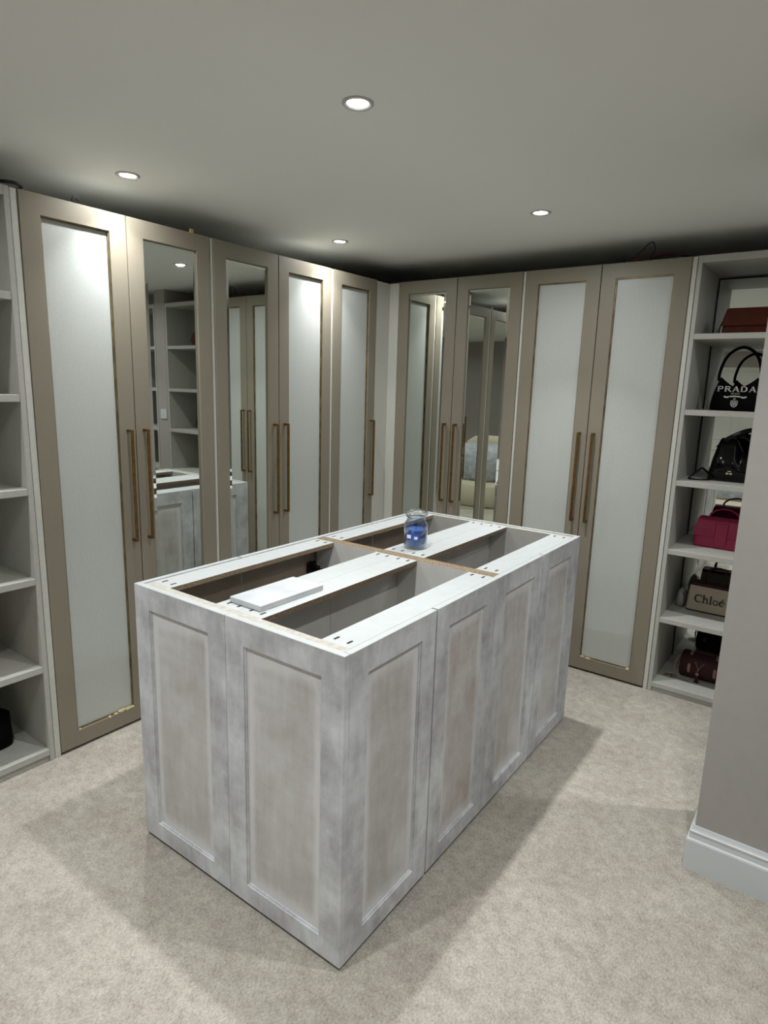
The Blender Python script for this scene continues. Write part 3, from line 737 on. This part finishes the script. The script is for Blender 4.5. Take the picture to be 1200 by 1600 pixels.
# items on the left shelves
t = thing('handbag', 'rounded black bag on the bottom shelf of the left shelf unit', 'handbag', (-.20, -2.60, SZ[5]))
bm = pillow(.15, lambda u: .185*(1-.25*abs(u)**3), .07, nx=24); mp(bm, lambda x, y, z: (y, x, z)); obj('body', bm, 'black', t, True)
hp = smoothpath([(0, -.07, .16), (0, -.06, .22), (0, 0, .25), (0, .06, .22), (0, .07, .16)]); obj('handle', tube(hp, .006), 'black', t, True)
t = thing('handbag', 'tan leather bag glimpsed at the left edge, one shelf up', 'handbag', (-.22, -2.615, SZ[4]))
bm = pillow(.145, lambda u: .11*(1-.3*abs(u)**3), .05, nx=24); mp(bm, lambda x, y, z: (y, x, z)); obj('body', bm, 'tan', t, True)
hp = smoothpath([(0, -.06, .09), (0, -.05, .15), (0, 0, .175), (0, .05, .15), (0, .06, .09)]); obj('handle', tube(hp, .005), 'tan', t, True)

# ------------------------------------------------------------------ cables on the wardrobe tops
def cable(label, m, pts, r, loc, k=6):
    o = tag(obj('cable', tube(smoothpath([tuple(a-b_ for a, b_ in zip(p, loc)) for p in pts], k), r), m, None, True), label, 'cable'); o.location = loc; return o
cable('black cable end sticking out on top of the left wardrobe run, far left', 'cable',
      [(-.20, -2.52, HT+.006), (-.06, -2.42, HT+.010), (-.02, -2.385, HT+.014), (.005, -2.345, HT+.014), (-.02, -2.31, HT+.012), (-.10, -2.30, HT+.007), (-.2, -2.25, HT+.006)], .006, (-.1, -2.4, HT))
cable('tiny black wire loop standing above the leftmost frosted door', 'cable',
      [(-.10, -2.06, HT+.0035), (-.05, -2.075, HT+.004), (-.035, -2.085, HT+.022), (-.035, -2.098, HT+.034), (-.035, -2.112, HT+.02), (-.05, -2.11, HT+.004), (-.12, -2.14, HT+.0035)], .003, (-.08, -2.1, HT))
t = tag(obj('cable_clip', B((-.012, .012, -.018, .018, 0, .008), (-.006, .006, -.006, .014, .006, .03), bev=.002), 'yellow'), 'small yellow plastic clip on top of the mirrored left wardrobe door', 'clip')
t.location = (-.04, -1.545, HT-.0035)
cable('black cable with a peaked loop on top of the rightmost wardrobe', 'cable',
      [(1.30, .10, HT+.004), (1.40, .05, HT+.006), (1.50, .045, HT+.012), (1.56, .05, HT+.045), (1.625, .05, HT+.098), (1.645, .05, HT+.06), (1.63, .06, HT+.02), (1.70, .06, HT+.03), (1.80, .08, HT+.02), (1.86, .15, HT+.006)], .003, (1.6, .1, HT))
cable('dark red cable looping over the rightmost wardrobe top', 'redcable',
      [(1.36, .16, HT+.006), (1.46, .10, HT+.01), (1.53, .06, HT+.03), (1.60, .07, HT+.012), (1.66, .09, HT+.04), (1.74, .08, HT+.035), (1.80, .12, HT+.012), (1.70, .18, HT+.006), (1.5, .2, HT+.006)], .005, (1.6, .12, HT))

# ------------------------------------------------------------------ behind the viewpoint (mirrors only)
t = thing('armchair', 'cream upholstered tub seat seen only in the mirrored doors', 'armchair', (1.68, -4.66, 0))
obj('seat', loft([(.002, 0, 0, .52, .43, 4), (.03, 0, 0, .54, .455, 4), (.29, 0, 0, .55, .46, 4), (.335, 0, 0, .54, .445, 4), (.36, 0, 0, .48, .39, 4)]), 'cream', t, True)
obj('backrest', loft([(.002, 0, -.50, .52, .09, 4), (.5, 0, -.52, .54, .10, 4), (.84, 0, -.54, .50, .09, 3), (.92, 0, -.55, .38, .06, 3), (.94, 0, -.55, .26, .03, 2)]), 'cream', t, True)
bm = loft([(.0, 0, 0, .42, .30, 3), (.06, 0, 0, .48, .35, 3), (.30, 0, 0, .49, .35, 3), (.42, 0, 0, .45, .30, 2.6), (.49, 0, 0, .30, .19, 2.4), (.51, 0, 0, .15, .09, 2)], 40)
for v in bm.verts: v.co += Vector((random.uniform(-.01, .01), random.uniform(-.01, .01), 0))
o = tag(obj('throw_blanket', bm, 'throw', None, True), 'heaped silvery grey throw on the cream tub seat, seen in mirrors', 'blanket'); o.location = (1.66, -4.60, .3605)
